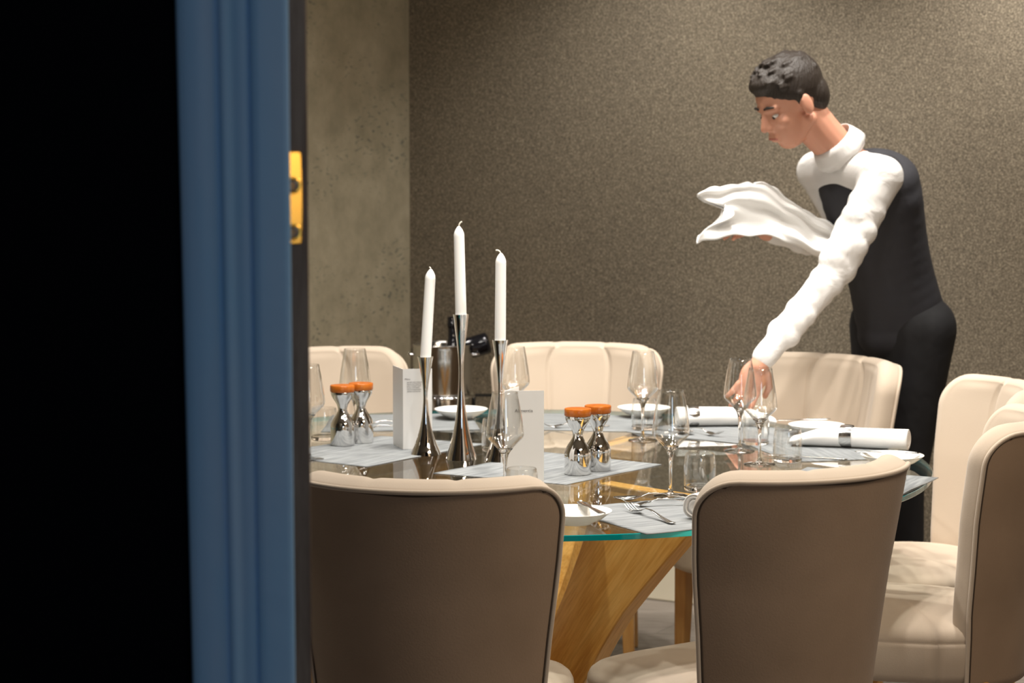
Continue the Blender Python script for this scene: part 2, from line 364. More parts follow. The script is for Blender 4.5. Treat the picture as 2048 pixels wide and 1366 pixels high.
# ------------------------------------------------------------------ table
TC = Vector((0.012, 4.968, 0)); TR = 0.974; TT = 0.75
table = thing('dining_table', (TC.x, TC.y, 0), 0, 'large round clear glass dining table with sweeping honey oak base, in centre of room', 'table')
bm = bmesh.new(); n = 160; th = 0.012
e = 0.0012
prof_t = [(0, TT), (TR-e, TT)]; lathe(bm, prof_t, n, mi=0)
lathe(bm, [(TR-e, TT), (TR, TT-e), (TR, TT-th+e), (TR-e, TT-th)], n, mi=1)
lathe(bm, [(TR-e, TT-th), (0, TT-th)], n, mi=0); bmesh.ops.remove_doubles(bm, verts=bm.verts, dist=1e-5)
o = mesh_obj('glass_top', bm, [TOPG, EDGEG], table, False)
def fin(phi, mirror=False):
    """curved laminated plank standing in a near-radial vertical plane"""
    zs = [0.0, 0.05, 0.12, 0.2, 0.3, 0.4, 0.5, 0.58, 0.65, 0.70, 0.738]
    outer = [(0.0, 0.05), (0.1, 0.125), (0.18, 0.195), (0.26, 0.267), (0.36, 0.334), (0.447, 0.398), (0.548, 0.491), (0.641, 0.578), (0.70, 0.64), (0.738, 0.69)]
    inner = [(0.0, -0.26), (0.1, -0.14), (0.2, -0.03), (0.319, 0.10), (0.361, 0.134), (0.468, 0.201), (0.588, 0.263), (0.738, 0.315)]
    bm = bmesh.new(); rows = []
    nz = 26; nu = 8; ht = 0.024
    Mr = Matrix.Rotation(phi, 4, 'Z')
    for k in range(nz+1):
        z = 0.738*k/nz; a = interp(z, inner); b = interp(z, outer); row = []
        for s in (1, -1):
            for i in range(nu+1):
                u = a+(b-a)*(i if s == 1 else nu-i)/nu
                bend = 0.3*(u-0.4)**2 - 0.02
                row.append(bm.verts.new(Mr @ Vector((u, bend+s*ht, z))))
        rows.append(row)
    m_ = len(rows[0])
    for a, b in zip(rows, rows[1:]):
        for i in range(m_): bm.faces.new((a[i], a[(i+1) % m_], b[(i+1) % m_], b[i]))
    bm.faces.new(rows[0][::-1]); bm.faces.new(rows[-1])
    return bm
for ph in (-48, 60, 132, 240):
    o = mesh_obj('curved_plank', fin(radians(ph)), BASEW, table); autosmooth(o, 40); bevel(o, 0.003)

# ------------------------------------------------------------------ chairs
A_ = radians(60)
def back_pt(t, z, off, H=0.9):
    w_ = interp(z, [(0.3, 0.148), (0.45, 0.158), (0.6, 0.174), (0.75, 0.193), (0.85, 0.203), (0.9, 0.205)])
    R = w_/sin(A_); lean = interp(z, [(0.3, 0.075), (0.5, 0.062), (0.7, 0.036), (0.9, 0.0)])
    th = A_*t
    return Vector(((R-off)*sin(th) if False else R*sin(th)-off*sin(th), R*(1-cos(th))+off*cos(th)+lean, z))
def make_chair():
    t = thing('dining_chair', (0, 0, 0), 0, 'x', 'chair', None)
    nt_, nv = 72, 44; z0, H = 0.33, 0.9; rc = 0.075
    def ext(v_):
        z = z0+(H-z0)*v_; zc = H-rc
        if z <= zc: return 1.0
        q = (z-zc)/rc; return 1.0-(rc/0.29)*(1-sqrt(max(0, 1-q*q)))
    bm = bmesh.new(); I = []; O = []
    for j in range(nv+1):
        v_ = 1-(1-j/nv)**1.5; e_ = ext(v_); z = z0+(H-z0)*v_; ri = []; ro = []
        for i in range(nt_+1):
            s = 2*i/nt_-1; tt = s*e_
            g = -0.010*exp(-((abs(s)-0.38)/0.016)**2) + 0.0055*(1-((abs(s)-(0.0 if abs(s) < 0.38 else 0.69))/(0.38 if abs(s) < 0.38 else 0.31))**2)
            edge = min(1, (1-abs(s))/0.07, (H-z)/0.02+0.0001)
            g = g*min(1, max(edge, 0.35))+0.0
            dz = (-0.0028*exp(-((abs(s)-0.38)/0.05)**2))*max(0, (z-0.8)/0.1)
            ri.append(bm.verts.new(back_pt(tt, z+dz*1.5, g)))
            ro.append(bm.verts.new(back_pt(tt*0.985, z-0.006*max(0, (z-0.8)/0.1)-0.004*max(0, (z-0.8)/0.1)*0, -0.062)))
        I.append(ri); O.append(ro)
    for G, mi in ((I, 0), (O, 1)):
        for j in range(nv):
            for i in range(nt_):
                f = bm.faces.new((G[j][i], G[j][i+1], G[j+1][i+1], G[j+1][i])); f.material_index = mi
    per = [(j, 0) for j in range(nv+1)]+[(nv, i) for i in range(1, nt_)]+[(j, nt_) for j in range(nv, -1, -1)]
    def nb(j, i):
        j2 = j if (i in (0, nt_) and j < nv) else j-2
        i2 = i+2 if i == 0 else (i-2 if i == nt_ else i)
        return j2, i2
    cols = []
    K = 6
    for (j, i) in per:
        a = I[j][i]; b = O[j][i]; j2, i2 = nb(j, i)
        od = (Vector(a.co)-Vector(I[j2][i2].co)); od = od.normalized() if od.length > 1e-6 else Vector((0, 0, 1))
        if i in (0, nt_) and j < nv:
            sgn = -1 if i == 0 else 1; tt = ext(1-(1-j/nv)**1.5)
            tg = Vector((cos(A_*tt*sgn)*sgn, sin(A_*tt), 0)); e0 = (z0+(H-z0)*(1-(1-j/nv)**1.5)-(H-rc))/rc; e0 = min(max(e0, 0), 1)
            od = (tg*sqrt(1-e0*e0)+Vector((0, 0, 1))*e0).normalized()
        else: od = Vector((0, 0, 1))
        cols.append([a]+[bm.verts.new(Vector(a.co).lerp(Vector(b.co), k/K)+od*0.014*sin(pi*(k/K)**0.8)) for k in range(1, K)]+[b])
    for c1, c2 in zip(cols, cols[1:]):
        for k in range(K): f = bm.faces.new((c1[k], c1[k+1], c2[k+1], c2[k])); f.material_index = 0
    # bottom
    for i in range(nt_):
        f = bm.faces.new((I[0][i], O[0][i], O[0][i+1], I[0][i+1])); f.material_index = 0
    pipe = [Vector(O[j][i].co)+(Vector(O[j][i].co)-Vector(O[max(j-1, 0)][min(max(i, 1), nt_-1)].co))*0.0 for j, i in per]
    inset = []
    for j, i in per:
        p0 = Vector(O[j][i].co); q0 = Vector(O[max(min(j, nv-3), 0)][min(max(i, 2), nt_-2)].co)
        dv = q0-p0; inset.append(p0+(dv.normalized()*0.0065 if dv.length > 1e-6 else Vector()))
    bk_ = mesh_obj('backrest', bm, [FAB, BACKF], t)
    bm = bmesh.new(); tube(bm, pipe, 0.0050, 8)
    # move the cord a little outward of the panel
    pp = mesh_obj('piping', bm, FAB, bk_)
    seam = [Vector(O[j][i]) if False else p_*1.0 for (j, i), p_ in zip(per, inset)]
    bm2 = bmesh.new(); tube(bm2, seam, 0.0026, 6); mesh_obj('seam', bm2, SEAM, bk_)
    # seat cushion
    bm = bmesh.new(); rings = []; nn_ = 72
    def outline(scale, z, yo=0.29, hw=0.243, hd=0.245):
        R_ = []
        for k in range(nn_):
            a = 2*pi*k/nn_; c, s_ = cos(a), sin(a); p = 4.2 if s_ > -0.2 else 3.2
            x = abs(c)**(2/p)*(1 if c > 0 else -1)*hw; y = abs(s_)**(2/p)*(1 if s_ > 0 else -1)*hd
            x *= 1.0 - (0.08 if y < 0 else 0.0)*abs(y)/hd
            R_.append(bm.verts.new((x*scale, y*scale+yo, z)))
        return R_
    seq = [(0.2, 0.345), (0.93, 0.345), (0.965, 0.350), (0.985, 0.365), (1.0, 0.40), (1.0, 0.425), (0.995, 0.4335), (0.989, 0.4350), (0.993, 0.4375), (0.988, 0.447), (0.97, 0.457), (0.93, 0.466), (0.85, 0.473), (0.7, 0.479), (0.5, 0.483), (0.25, 0.485), (0.08, 0.4855)]
    for s_, z in seq: rings.append(outline(s_, z))
    for a, b in zip(rings, rings[1:]):
        for k in range(nn_): bm.faces.new((a[k], a[(k+1) % nn_], b[(k+1) % nn_], b[k]))
    bm.faces.new(rings[0][::-1]); bm.faces.new(rings[-1])
    mesh_obj('seat', bm, FAB, t)
    for sx, sy, sp in ((-0.185, 0.46, 0.0), (0.185, 0.46, 0.0), (-0.16, 0.10, -0.05), (0.16, 0.10, -0.05)):
        bm = bmesh.new(); a = 0.021; b = 0.014
        vs = [bm.verts.new((sx+x, sy+y, 0.346)) for x, y in ((-a, -a), (a, -a), (a, a), (-a, a))]
        vb = [bm.verts.new((sx*1.06+x, sy+sp+y, 0.0)) for x, y in ((-b, -b), (b, -b), (b, b), (-b, b))]
        bm.faces.new(vs); bm.faces.new(vb[::-1])
        for k in range(4): bm.faces.new((vb[k], vb[(k+1) % 4], vs[(k+1) % 4], vs[k]))
        bevel(mesh_obj('leg', bm, OAK, t, False), 0.005, 3)
    return t
chair0 = make_chair()
CHS = [(-98.2, 1.285, 'cream channel-backed chair in foreground directly beside the dark door edge, seen from behind', 0),
       (-62.8, 1.275, 'cream chair in right foreground seen from behind, its seat showing left of the back', 6),
       (-18.6, 1.205, 'cream chair at right frame edge seen side-on, the nearer of the two there', 2),
       (11.4, 1.28, 'cream chair at right frame edge behind the side-on one, facing left to the table', -4),
       (45.0, 1.30, 'cream chair in front of the leaning waiter, on the far right side of the table', 0),
       (81.6, 1.315, 'cream chair with wide straight back at middle of the far side against the dark wall', 0),
       (117.3, 1.28, 'cream chair at far left before the pale wall, partly hidden by the door edge', 0)]
for i, (ph, r, lab, tw) in enumerate(CHS):
    a = radians(ph); loc = (TC.x+r*cos(a), TC.y+r*sin(a), 0); rz = a+pi/2+radians(tw)
    if i == 0:
        chair0.location = loc; chair0.rotation_euler = (0, 0, rz); chair0['label'] = lab; c = chair0
    else: c = copy_tree(chair0, loc, rz, lab)
    c['group'] = 'cream chairs round the glass table'

# ------------------------------------------------------------------ placemats
MT = TT+0.0018
def placemat(corners, label):
    """corners: inner-left, inner-right, outer-right, outer-left (world xy)"""
    c = [Vector((x, y, 0)) for x, y in corners]; ctr = sum(c, Vector())/4
    ax = (c[1]-c[0]); rz = atan2(ax.y, ax.x); Mi = Matrix.Rotation(-rz, 3, 'Z'); q = [Mi @ (p-ctr) for p in c]
    bm = bmesh.new(); sd = random.random()*9
    def F(u, v_):
        p = (q[0]*(1-u)+q[1]*u)*(1-v_)+(q[3]*(1-u)+q[2]*u)*v_
        ed = max(abs(u-0.5), abs(v_-0.5))*2
        p = p*(1+0.010*sin(9*u+sd)*cos(7*v_+sd)*ed)
        return Vector((p.x, p.y, 0.0016+0.0004*sin(14*u+sd)*ed))
    grid_solid(bm, F, 24, 18, 0.0015)
    o = mesh_obj('placemat', bm, MATW); o.location = (ctr.x, ctr.y, TT+0.0002); o.rotation_euler = (0, 0, rz)
    return tag(o, label, 'placemat', 'grey woven placemats')
def polar(ph, r, tau, z=0.0):
    a = radians(ph); return Vector((TC.x+r*cos(a)+tau*sin(a), TC.y+r*sin(a)-tau*cos(a), z))
def mat_polar(ph, r0, r1, t0, t1, label):
    return placemat([tuple(polar(ph, r0, t0)[:2]), tuple(polar(ph, r0, t1)[:2]), tuple(polar(ph, r1, t1)[:2]), tuple(polar(ph, r1, t0)[:2])], label)
placemat([(0.10, 4.285), (0.49, 4.505), (0.65, 4.225), (0.26, 4.005)], 'grey woven placemat under the forks at the near edge of the glass')
mat_polar(-101, 0.66, 0.97, -0.22, 0.19, 'grey woven placemat just beyond the back of the foreground chair beside the door')
placemat([(0.50, 4.46), (0.69, 4.85), (0.962, 4.695), (0.765, 4.335)], 'grey woven placemat whose corner pokes over the right rim of the glass')
placemat([(0.595, 5.215), (0.66, 4.93), (0.955, 5.0), (0.895, 5.30)], 'grey woven placemat under the rolled napkin at far right')
placemat([(0.30, 5.46), (0.645, 5.19), (0.84, 5.42), (0.506, 5.69)], "grey woven placemat under the waiter's lowered hand")
placemat([(-0.06, 5.52), (0.37, 5.455), (0.42, 5.77), (-0.01, 5.86)], 'grey woven placemat at the middle of the far rim, behind the right mills')
placemat([(-0.50, 5.46), (-0.085, 5.505), (-0.12, 5.845), (-0.50, 5.80)], 'grey woven placemat at far left rim under the small plate')
placemat([(-0.07, 5.24), (-0.34, 4.86), (-0.61, 5.05), (-0.34, 5.385)], 'grey woven placemat under the left pair of mills and the folded card')
placemat([(-0.18, 4.76), (0.075, 5.095), (0.352, 4.893), (0.12, 4.60)], 'grey woven placemat in table centre under the right pair of mills')

# ------------------------------------------------------------------ glassware
def make_wine_glass():
    t = thing('wine_glass', (0, 0, 0), 0, 'x', 'glass')
    # bowl: outer and inner wall in one skin, open at the rim
    outer = [(0.006, 0.098), (0.010, 0.102), (0.018, 0.110), (0.028, 0.120), (0.036, 0.128), (0.0395, 0.133), (0.0405, 0.138), (0.0402, 0.145), (0.0385, 0.16), (0.036, 0.178), (0.033, 0.196), (0.0295, 0.215), (0.0270, 0.2285)]
    inner = [(0.0262, 0.2285), (0.0288, 0.214), (0.0322, 0.196), (0.0352, 0.178), (0.0376, 0.16), (0.0393, 0.145), (0.0395, 0.138), (0.0383, 0.134), (0.034, 0.1285), (0.025, 0.120), (0.012, 0.1085), (0.0, 0.105)]
    bm = bmesh.new(); lathe(bm, outer+[(0.0266, 0.2290)]+inner, 64); mesh_obj('bowl', bm, BOWLG, t)
    stem = [(0.0365, 0.0), (0.0375, 0.0008), (0.0365, 0.0018), (0.025, 0.0030), (0.012, 0.0052), (0.006, 0.009), (0.0040, 0.016), (0.0034, 0.03), (0.0034, 0.05), (0.0038, 0.07), (0.0052, 0.085), (0.0085, 0.096), (0.0130, 0.103), (0.0172, 0.108), (0.012, 0.1078), (0.0, 0.1035)]
    bm = bmesh.new(); lathe(bm, [(0, 0)]+stem, 48); mesh_obj('stem', bm, CRYS, t)
    return t
def make_tumbler():
    t = bmesh.new()
    wall = [(0.0346, 0.0112), (0.0350, 0.03), (0.0345, 0.055), (0.0325, 0.074), (0.0306, 0.0815), (0.0300, 0.0822), (0.0294, 0.0815), (0.0312, 0.073), (0.0332, 0.055), (0.0336, 0.03), (0.0330, 0.0112)]
    lathe(t, wall, 64, mi=0)
    lathe(t, [(0, 0.0), (0.030, 0.0), (0.0335, 0.002), (0.0345, 0.010), (0.0342, 0.0110), (0.031, 0.0110), (0.022, 0.0088), (0, 0.0078)], 64, mi=1)
    o = mesh_obj('tumbler', t, [BOWLG, CRYS]); return tag(o, 'x', 'glass')
wg = make_wine_glass(); first = True
for (x, y, lab) in [(0.340, 4.455, 'stemmed wine glass just right of the right mills, nearest with its foot showing'),
                    (-0.015, 4.42, 'stemmed wine glass in front of the right menu card, foot hidden by chair'),
                    (0.333, 5.306, 'stemmed wine glass before the middle far chair, left of the waiter'),
                    (-0.402, 5.345, 'stemmed wine glass behind the left pair of mills'),
                    (0.006, 5.42, 'stemmed wine glass behind the rightmost candle holder at the far side'),
                    (0.560, 5.12, 'stemmed wine glass overlapping the waiter hand, the farther of the right pair'),
                    (0.583, 4.90, 'stemmed wine glass overlapping the waiter hand, the nearer of the right pair'),
                    (-0.487, 4.98, 'stemmed wine glass cut off by the dark door edge')]:
    z = TT+0.0003
    if (x, y) in [(-0.402, 5.345)]: z = MT+0.0008
    if first: wg.location = (x, y, z); wg['label'] = lab; first = False; c = wg
    else: c = copy_tree(wg, (x, y, z), random.random(), lab)
    c['group'] = 'stemmed wine glasses'
tb = make_tumbler(); first = True
for (x, y, z, lab) in [(0.408, 4.515, MT+0.0008, 'short water tumbler left behind the right foreground chair'),
                  (0.655, 4.945, TT, 'short water tumbler in front of the rolled napkin'),
                  (0.612, 5.235, TT, 'short water tumbler directly behind the pair of wine glasses on the right'),
                  (0.350, 5.50, MT, 'short water tumbler before the small plate at the far rim, behind the tall glass stem'),
                  (-0.040, 5.12, TT, 'water tumbler between the centre and right candle holders'),
                  (0.020, 4.30, MT+0.0008, 'water tumbler peeping over the foreground chair beside the card'),
                  (-0.478, 5.30, MT+0.0008, 'water tumbler beside the dark door edge, left of the mills')]:
    if first: o = tb; first = False
    else: o = tb.copy(); COL.objects.link(o)
    o.location = (x, y, z); o['label'] = lab; o['group'] = 'short water tumblers'
o = None

# ------------------------------------------------------------------ mills
def make_mill():
    t = thing('pepper_mill', (0, 0, 0), 0, 'x', 'mill', 'chrome mills with orange wooden caps')
    prof = [(0, 0.0), (0.0295, 0.0), (0.0305, 0.0012), (0.0305, 0.044), (0.0300, 0.050), (0.0275, 0.058), (0.0225, 0.067), (0.0165, 0.076), (0.0125, 0.084), (0.0115, 0.0895), (0.0122, 0.095), (0.0150, 0.103), (0.0200, 0.111), (0.0250, 0.119), (0.0285, 0.127), (0.0293, 0.1325), (0.0285, 0.134), (0, 0.134)]
    sm = catmull([(r, 0, z) for r, z in prof[3:-2]], 4)
    bm = bmesh.new(); lathe(bm, [(0, 0), (0.0295, 0.0), (0.0305, 0.0012)]+[(p.x, p.z) for p in sm]+[(0.0285, 0.134), (0, 0.134)], 64); autosmooth(mesh_obj('body', bm, CHROME, t), 50)
    bm = bmesh.new(); lathe(bm, [(0, 0.1342), (0.030, 0.1342), (0.0308, 0.1352), (0.0308, 0.1488), (0.0298, 0.1502), (0.020, 0.1508), (0, 0.1511)], 64); autosmooth(mesh_obj('wooden_cap', bm, CAPW, t), 50)
    return t
ml = make_mill()
for k, (x, y, lab) in enumerate([(0.150, 4.748, 'chrome waisted mill with orange wood cap, front one of the right pair'),
                                 (0.198, 4.805, 'chrome waisted mill with orange wood cap, rear one of the right pair'),
                                 (-0.424, 5.215, 'chrome waisted mill with orange wood cap, front one of the left pair by the door'),
                                 (-0.381, 5.262, 'chrome waisted mill with orange wood cap, rear one of the left pair')]):
    c = ml if k == 0 else copy_tree(ml, (0, 0, 0), 0, lab)
    c.location = (x, y, MT+0.0006); c['label'] = lab; c.rotation_euler = (0, 0, k*1.1)

# ------------------------------------------------------------------ candle holders and candles
def holder(x, y, h, label):
    hb = h
    prof = [(0, 0.0), (0.0365, 0.0), (0.0375, 0.002), (0.0350, 0.010)]
    tab = [(0.0, 0.0375), (0.04, 0.0340), (0.10, 0.0275), (0.18, 0.0205), (0.28, 0.0140), (0.40, 0.0090), (0.52, 0.0063), (0.60, 0.0058), (0.68, 0.0066), (0.78, 0.0096), (0.88, 0.0138), (0.96, 0.0172), (1.0, 0.0192)]
    P = catmull([(r, 0, z*h) for z, r in tab], 5)
    bm = bmesh.new(); lathe(bm, [(0, 0), (0.0365, 0)]+[(p.x, p.z) for p in P]+[(0.0178, h-0.0005), (0.0150, h-0.012), (0, h-0.014)], 64)
    o = autosmooth(mesh_obj('candle_holder', bm, CHROME), 60); o.location = (x, y, TT+0.0004); return tag(o, label, 'candle holder', 'chrome trumpet candle holders')
def candle(x, y, z, L_, tilt, wick, label):
    t = thing('candle', (x, y, z), 0, label, 'candle', 'white taper candles'); t.rotation_euler = (0, tilt, 0)
    r0, r1 = 0.0132, 0.0125
    bm = bmesh.new(); lathe(bm, [(0, 0), (0.0115, 0), (r0, 0.012), (r0, 0.03), (r1, L_-0.024), (r1, L_-0.020), (0.0112, L_-0.014), (0.0080, L_-0.007), (0.0052, L_-0.003), (0.0030, L_), (0, L_+0.0005)], 32)
    autosmooth(mesh_obj('wax_body', bm, WAX, t), 50)
    bm = bmesh.new(); P = catmull([Vector((a, 0, L_-0.002+b)) for a, b in wick], 6); tube(bm, P, 0.0016, 8); mesh_obj('wick', bm, WICK, t)
holder(-0.210, 5.065, 0.239, 'short chrome trumpet candle holder, leftmost of three')
holder(-0.1215, 4.990, 0.348, 'tall chrome trumpet candle holder, middle of three')
holder(-0.028, 4.955, 0.290, 'medium chrome trumpet candle holder, rightmost of three, behind a wine glass')
candle(-0.2100, 5.065, TT+0.239-0.0105, 0.223, 0.062, [(0, 0), (-0.001, 0.005), (-0.004, 0.007)], 'white taper candle leaning right, leftmost and lowest of three')
candle(-0.1215, 4.990, TT+0.348-0.0105, 0.220, -0.022, [(0, 0), (0.001, 0.006), (0.004, 0.011), (0.008, 0.013)], 'white taper candle standing highest, middle of three')
candle(-0.0280, 4.955, TT+0.290-0.0105, 0.216, 0.008, [(0, 0), (-0.002, 0.005), (-0.007, 0.009), (-0.012, 0.0085)], 'white taper candle with hooked wick, rightmost of three')

# ------------------------------------------------------------------ menu cards
def card(name, loc, rz, panels, h, label, lines):
    """panels: polyline of fold points in local xy; text drawn on panel index"""
    t = thing(name, loc, rz, label, 'menu card', 'folded white menu cards')
    for a, b in zip(panels, panels[1:]):
        a = Vector((*a, 0)); b = Vector((*b, 0)); d = (b-a).normalized(); nrm = Vector((d.y, -d.x, 0))*0.0004
        bm = bmesh.new(); pts = [a-nrm, b-nrm, b+nrm, a+nrm]
        lo = [bm.verts.new(p) for p in pts]; hi = [bm.verts.new(p+Vector((0, 0, h))) for p in pts]
        bm.faces.new(lo[::-1]); bm.faces.new(hi)
        for k in range(4): bm.faces.new((lo[k], lo[(k+1) % 4], hi[(k+1) % 4], hi[k]))
        mesh_obj('panel', bm, PAPER, t, False)
    for (i, s, z, size, txt) in lines:
        a = Vector((*panels[i], 0)); b = Vector((*panels[i+1], 0)); d = (b-a).normalized(); nrm = Vector((d.y, -d.x, 0))
        cu = bpy.data.curves.new('text', 'FONT'); cu.body = txt; cu.size = size; cu.extrude = 0.00005
        co = bpy.data.objects.new('tmp_text', cu); COL.objects.link(co)
        dg = bpy.context.evaluated_depsgraph_get(); dg.update(); tm = bpy.data.meshes.new_from_object(co.evaluated_get(dg)); bpy.data.objects.remove(co)
        tm.materials.clear(); tm.materials.append(INK); o = bpy.data.objects.new('printed_text', tm); COL.objects.link(o)
        o.parent = t; o.location = a+d*s+nrm*0.0008+Vector((0, 0, z))
        o.rotation_euler = (pi/2, 0, atan2(d.y, d.x))
    return t
card('menu_card', (0.003+0.028, 4.62, MT+0.0006), radians(4), [(-0.010, 0.082), (-0.047, 0.0), (0.040, 0.0)], 0.206,
     'folded white menu card behind the near wine glass, grey front with faint title', [(1, 0.022, 0.158, 0.0105, 'Alimentia')])
card('menu_card', (-0.255, 5.13, MT+0.0006), radians(-12), [(-0.062, 0.085), (-0.0135, 0.0), (0.052, 0.032)], 0.199,
     'tall folded white menu card with small print, behind the left candle holder',
     [(1, 0.004, 0.172, 0.0062, 'Menu')]+[(1, 0.010, 0.165, 0.0046, '\n'.join(['served with seasonal', 'leaves and dressing', 'slow roasted roots', 'butter and herbs', 'warm bread basket', 'sorbet and berries']))])

# ------------------------------------------------------------------ plates
def make_plate(with_knife=True):
    t = bmesh.new()
    lathe(t, [(0, 0.0), (0.034, 0.0), (0.036, 0.003), (0.052, 0.009), (0.066, 0.019), (0.0725, 0.0245), (0.0735, 0.0260), (0.0720, 0.0262), (0.064, 0.0205), (0.050, 0.0120), (0.034, 0.0075), (0, 0.0065)], 64)
    return t
def side_plate(x, y, z, label):
    o = autosmooth(mesh_obj('side_plate', make_plate(), CHINA), 60); o.location = (x, y, z); return tag(o, label, 'plate', 'white side plates')
side_plate(0.125, 4.115, MT+0.0010, 'white side plate with a butter knife, near rim beside the foreground chair')
side_plate(0.79, 5.40, MT+0.0012, 'white side plate behind the rolled napkin')
side_plate(0.890, 4.868, MT+0.0006, 'white side plate at right rim of the glass above the poking mat corner')
side_plate(0.365, 5.765, MT+0.0006, 'white side plate at the far rim left of the waiter hand')
side_plate(-0.140, 5.73, MT+0.0006, 'white side plate at far side, seen between left and middle candle holders')
# ------------------------------------------------------------------ cutlery
def cutlery_mesh(kind):
    bm = bmesh.new(); Ln = {'fork': 0.185, 'spoon': 0.185, 'butter_knife': 0.15, 'knife': 0.21}[kind]
    if kind in ('fork', 'spoon'):
        wt = [(0, 0.0045), (0.03, 0.0085), (0.10, 0.0065), (0.35, 0.0038), (0.6, 0.0028), (0.68, 0.0035)]
        zt = [(0, 0.0030), (0.08, 0.0022), (0.25, 0.0065), (0.48, 0.0150), (0.6, 0.0150), (0.70, 0.0075), (0.80, 0.0035)]
    else:
        wt = [(0, 0.005), (0.04, 0.0085), (0.3, 0.0065), (0.5, 0.0045), (0.58, 0.0045), (0.62, 0.0085), (0.85, 0.0105), (0.96, 0.0075), (1.0, 0.002)]
        zt = [(0, 0.002), (1, 0.002)]
    def strip(x0, x1, wf, zf, yc=None, nx=20, ny=4, th=0.0016):
        T = []; B = []
        for i in range(nx+1):
            s = x0+(x1-x0)*i/nx; a = []; b = []
            for j in range(ny+1):
                q = 2*j/ny-1; y = (yc(s) if yc else 0)+q*wf(s); z = zf(s, q)
                a.append(bm.verts.new((s*Ln, y, z+th/2*(1-0.6*q*q)))); b.append(bm.verts.new((s*Ln, y, z-th/2*(1-0.6*q*q))))
            T.append(a); B.append(b)
        for i in range(nx):
            for j in range(ny):
                bm.faces.new((T[i][j], T[i+1][j], T[i+1][j+1], T[i][j+1])); bm.faces.new((B[i][j], B[i][j+1], B[i+1][j+1], B[i+1][j]))
            bm.faces.new((T[i][0], B[i][0], B[i+1][0], T[i+1][0])); bm.faces.new((T[i][ny], T[i+1][ny], B[i+1][ny], B[i][ny]))
        for j in range(ny):
            bm.faces.new((T[0][j], T[0][j+1], B[0][j+1], B[0][j])); bm.faces.new((T[nx][j], B[nx][j], B[nx][j+1], T[nx][j+1]))
    if kind == 'fork':
        strip(0, 0.70, lambda s: interp(s, wt), lambda s, q: interp(s, zt))
        head = [(0.70, 0.0035), (0.74, 0.0100), (0.80, 0.0118)]
        strip(0.70, 0.81, lambda s: interp(s, head), lambda s, q: interp(s, zt)+0.002*q*q, nx=6)
        for k in range(4):
            strip(0.80, 1.0, lambda s: 0.0017-0.0008*(s-0.8)/0.2, lambda s, q: 0.0035+0.30*(s-0.80)**2, yc=lambda s, k=k: (k-1.5)*0.0068*(1-0.15*(s-0.8)/0.2), nx=8, ny=2)
    elif kind == 'spoon':
        strip(0, 0.70, lambda s: interp(s, wt), lambda s, q: interp(s, zt))
        strip(0.695, 1.0, lambda s: 0.0028+0.0185*sqrt(max(0, 1-((s-0.855)/0.148)**2)), lambda s, q: 0.009-0.007*(1-q*q)*max(0, 1-((s-0.855)/0.15)**2)-0.0015*(1-abs(s-0.855)/0.16), nx=18, ny=8)
    else: strip(0, 1.0, lambda s: interp(s, wt), lambda s, q: interp(s, zt), nx=30)
    return bm
def cutlery(kind, head, tail, z, label, tilt=0.0, roll=0.0):
    d = Vector((head[0]-tail[0], head[1]-tail[1], 0)); o = mesh_obj(kind, cutlery_mesh(kind), STEEL)
    o.rotation_mode = 'XYZ'; o.rotation_euler = (roll, -tilt, atan2(d.y, d.x)); o.location = (tail[0], tail[1], z)
    return tag(o, label, 'cutlery', 'stainless cutlery on the placemats')
MZ = MT+0.0004
cutlery('fork', (0.238, 4.27), (0.320, 4.105), MZ, 'steel fork with tines raised at the near rim, in front of the other cutlery')
cutlery('fork', (0.235, 4.305), (0.41, 4.345), MZ, 'steel fork lying crosswise just behind the front fork')
cutlery('spoon', (0.225, 4.375), (0.395, 4.415), MZ, 'steel spoon lying behind the crosswise fork, below the near wine glass foot')
cutlery('butter_knife', (0.138, 4.20), (0.178, 4.062), MT+0.0275, 'small butter knife across the rim of the near side plate')
cutlery('spoon', (0.45, 5.41), (0.355, 5.54), MZ+0.001, 'steel spoon in front of the napkin held by the waiter')
cutlery('fork', (0.53, 5.36), (0.43, 5.50), MZ, 'steel fork beside the spoon near the waiter hand')
cutlery('fork', (0.08, 5.52), (0.26, 5.56), MZ, 'shining fork at the far side, right of the right menu card')
cutlery('spoon', (-0.41, 5.46), (-0.24, 5.50), MZ, 'shining spoon at the far side behind the left card')
cutlery('fork', (-0.42, 5.54), (-0.25, 5.60), MZ, 'shining fork at the far side left of the folded card')
cutlery('knife', (0.66, 5.02), (0.80, 4.96), MZ, 'steel knife in front of the rolled napkin')
cutlery('fork', (0.70, 4.69), (0.885, 4.665), MZ, 'steel fork by the mat corner at the right rim, only its handle end showing')
cutlery('butter_knife', (0.70, 5.47), (0.84, 5.50), MT+0.0272, 'butter knife across the plate behind the rolled napkin')
cutlery('butter_knife', (0.825, 4.905), (0.955, 4.875), MT+0.0268, 'butter knife handle over the edge of the right rim plate')

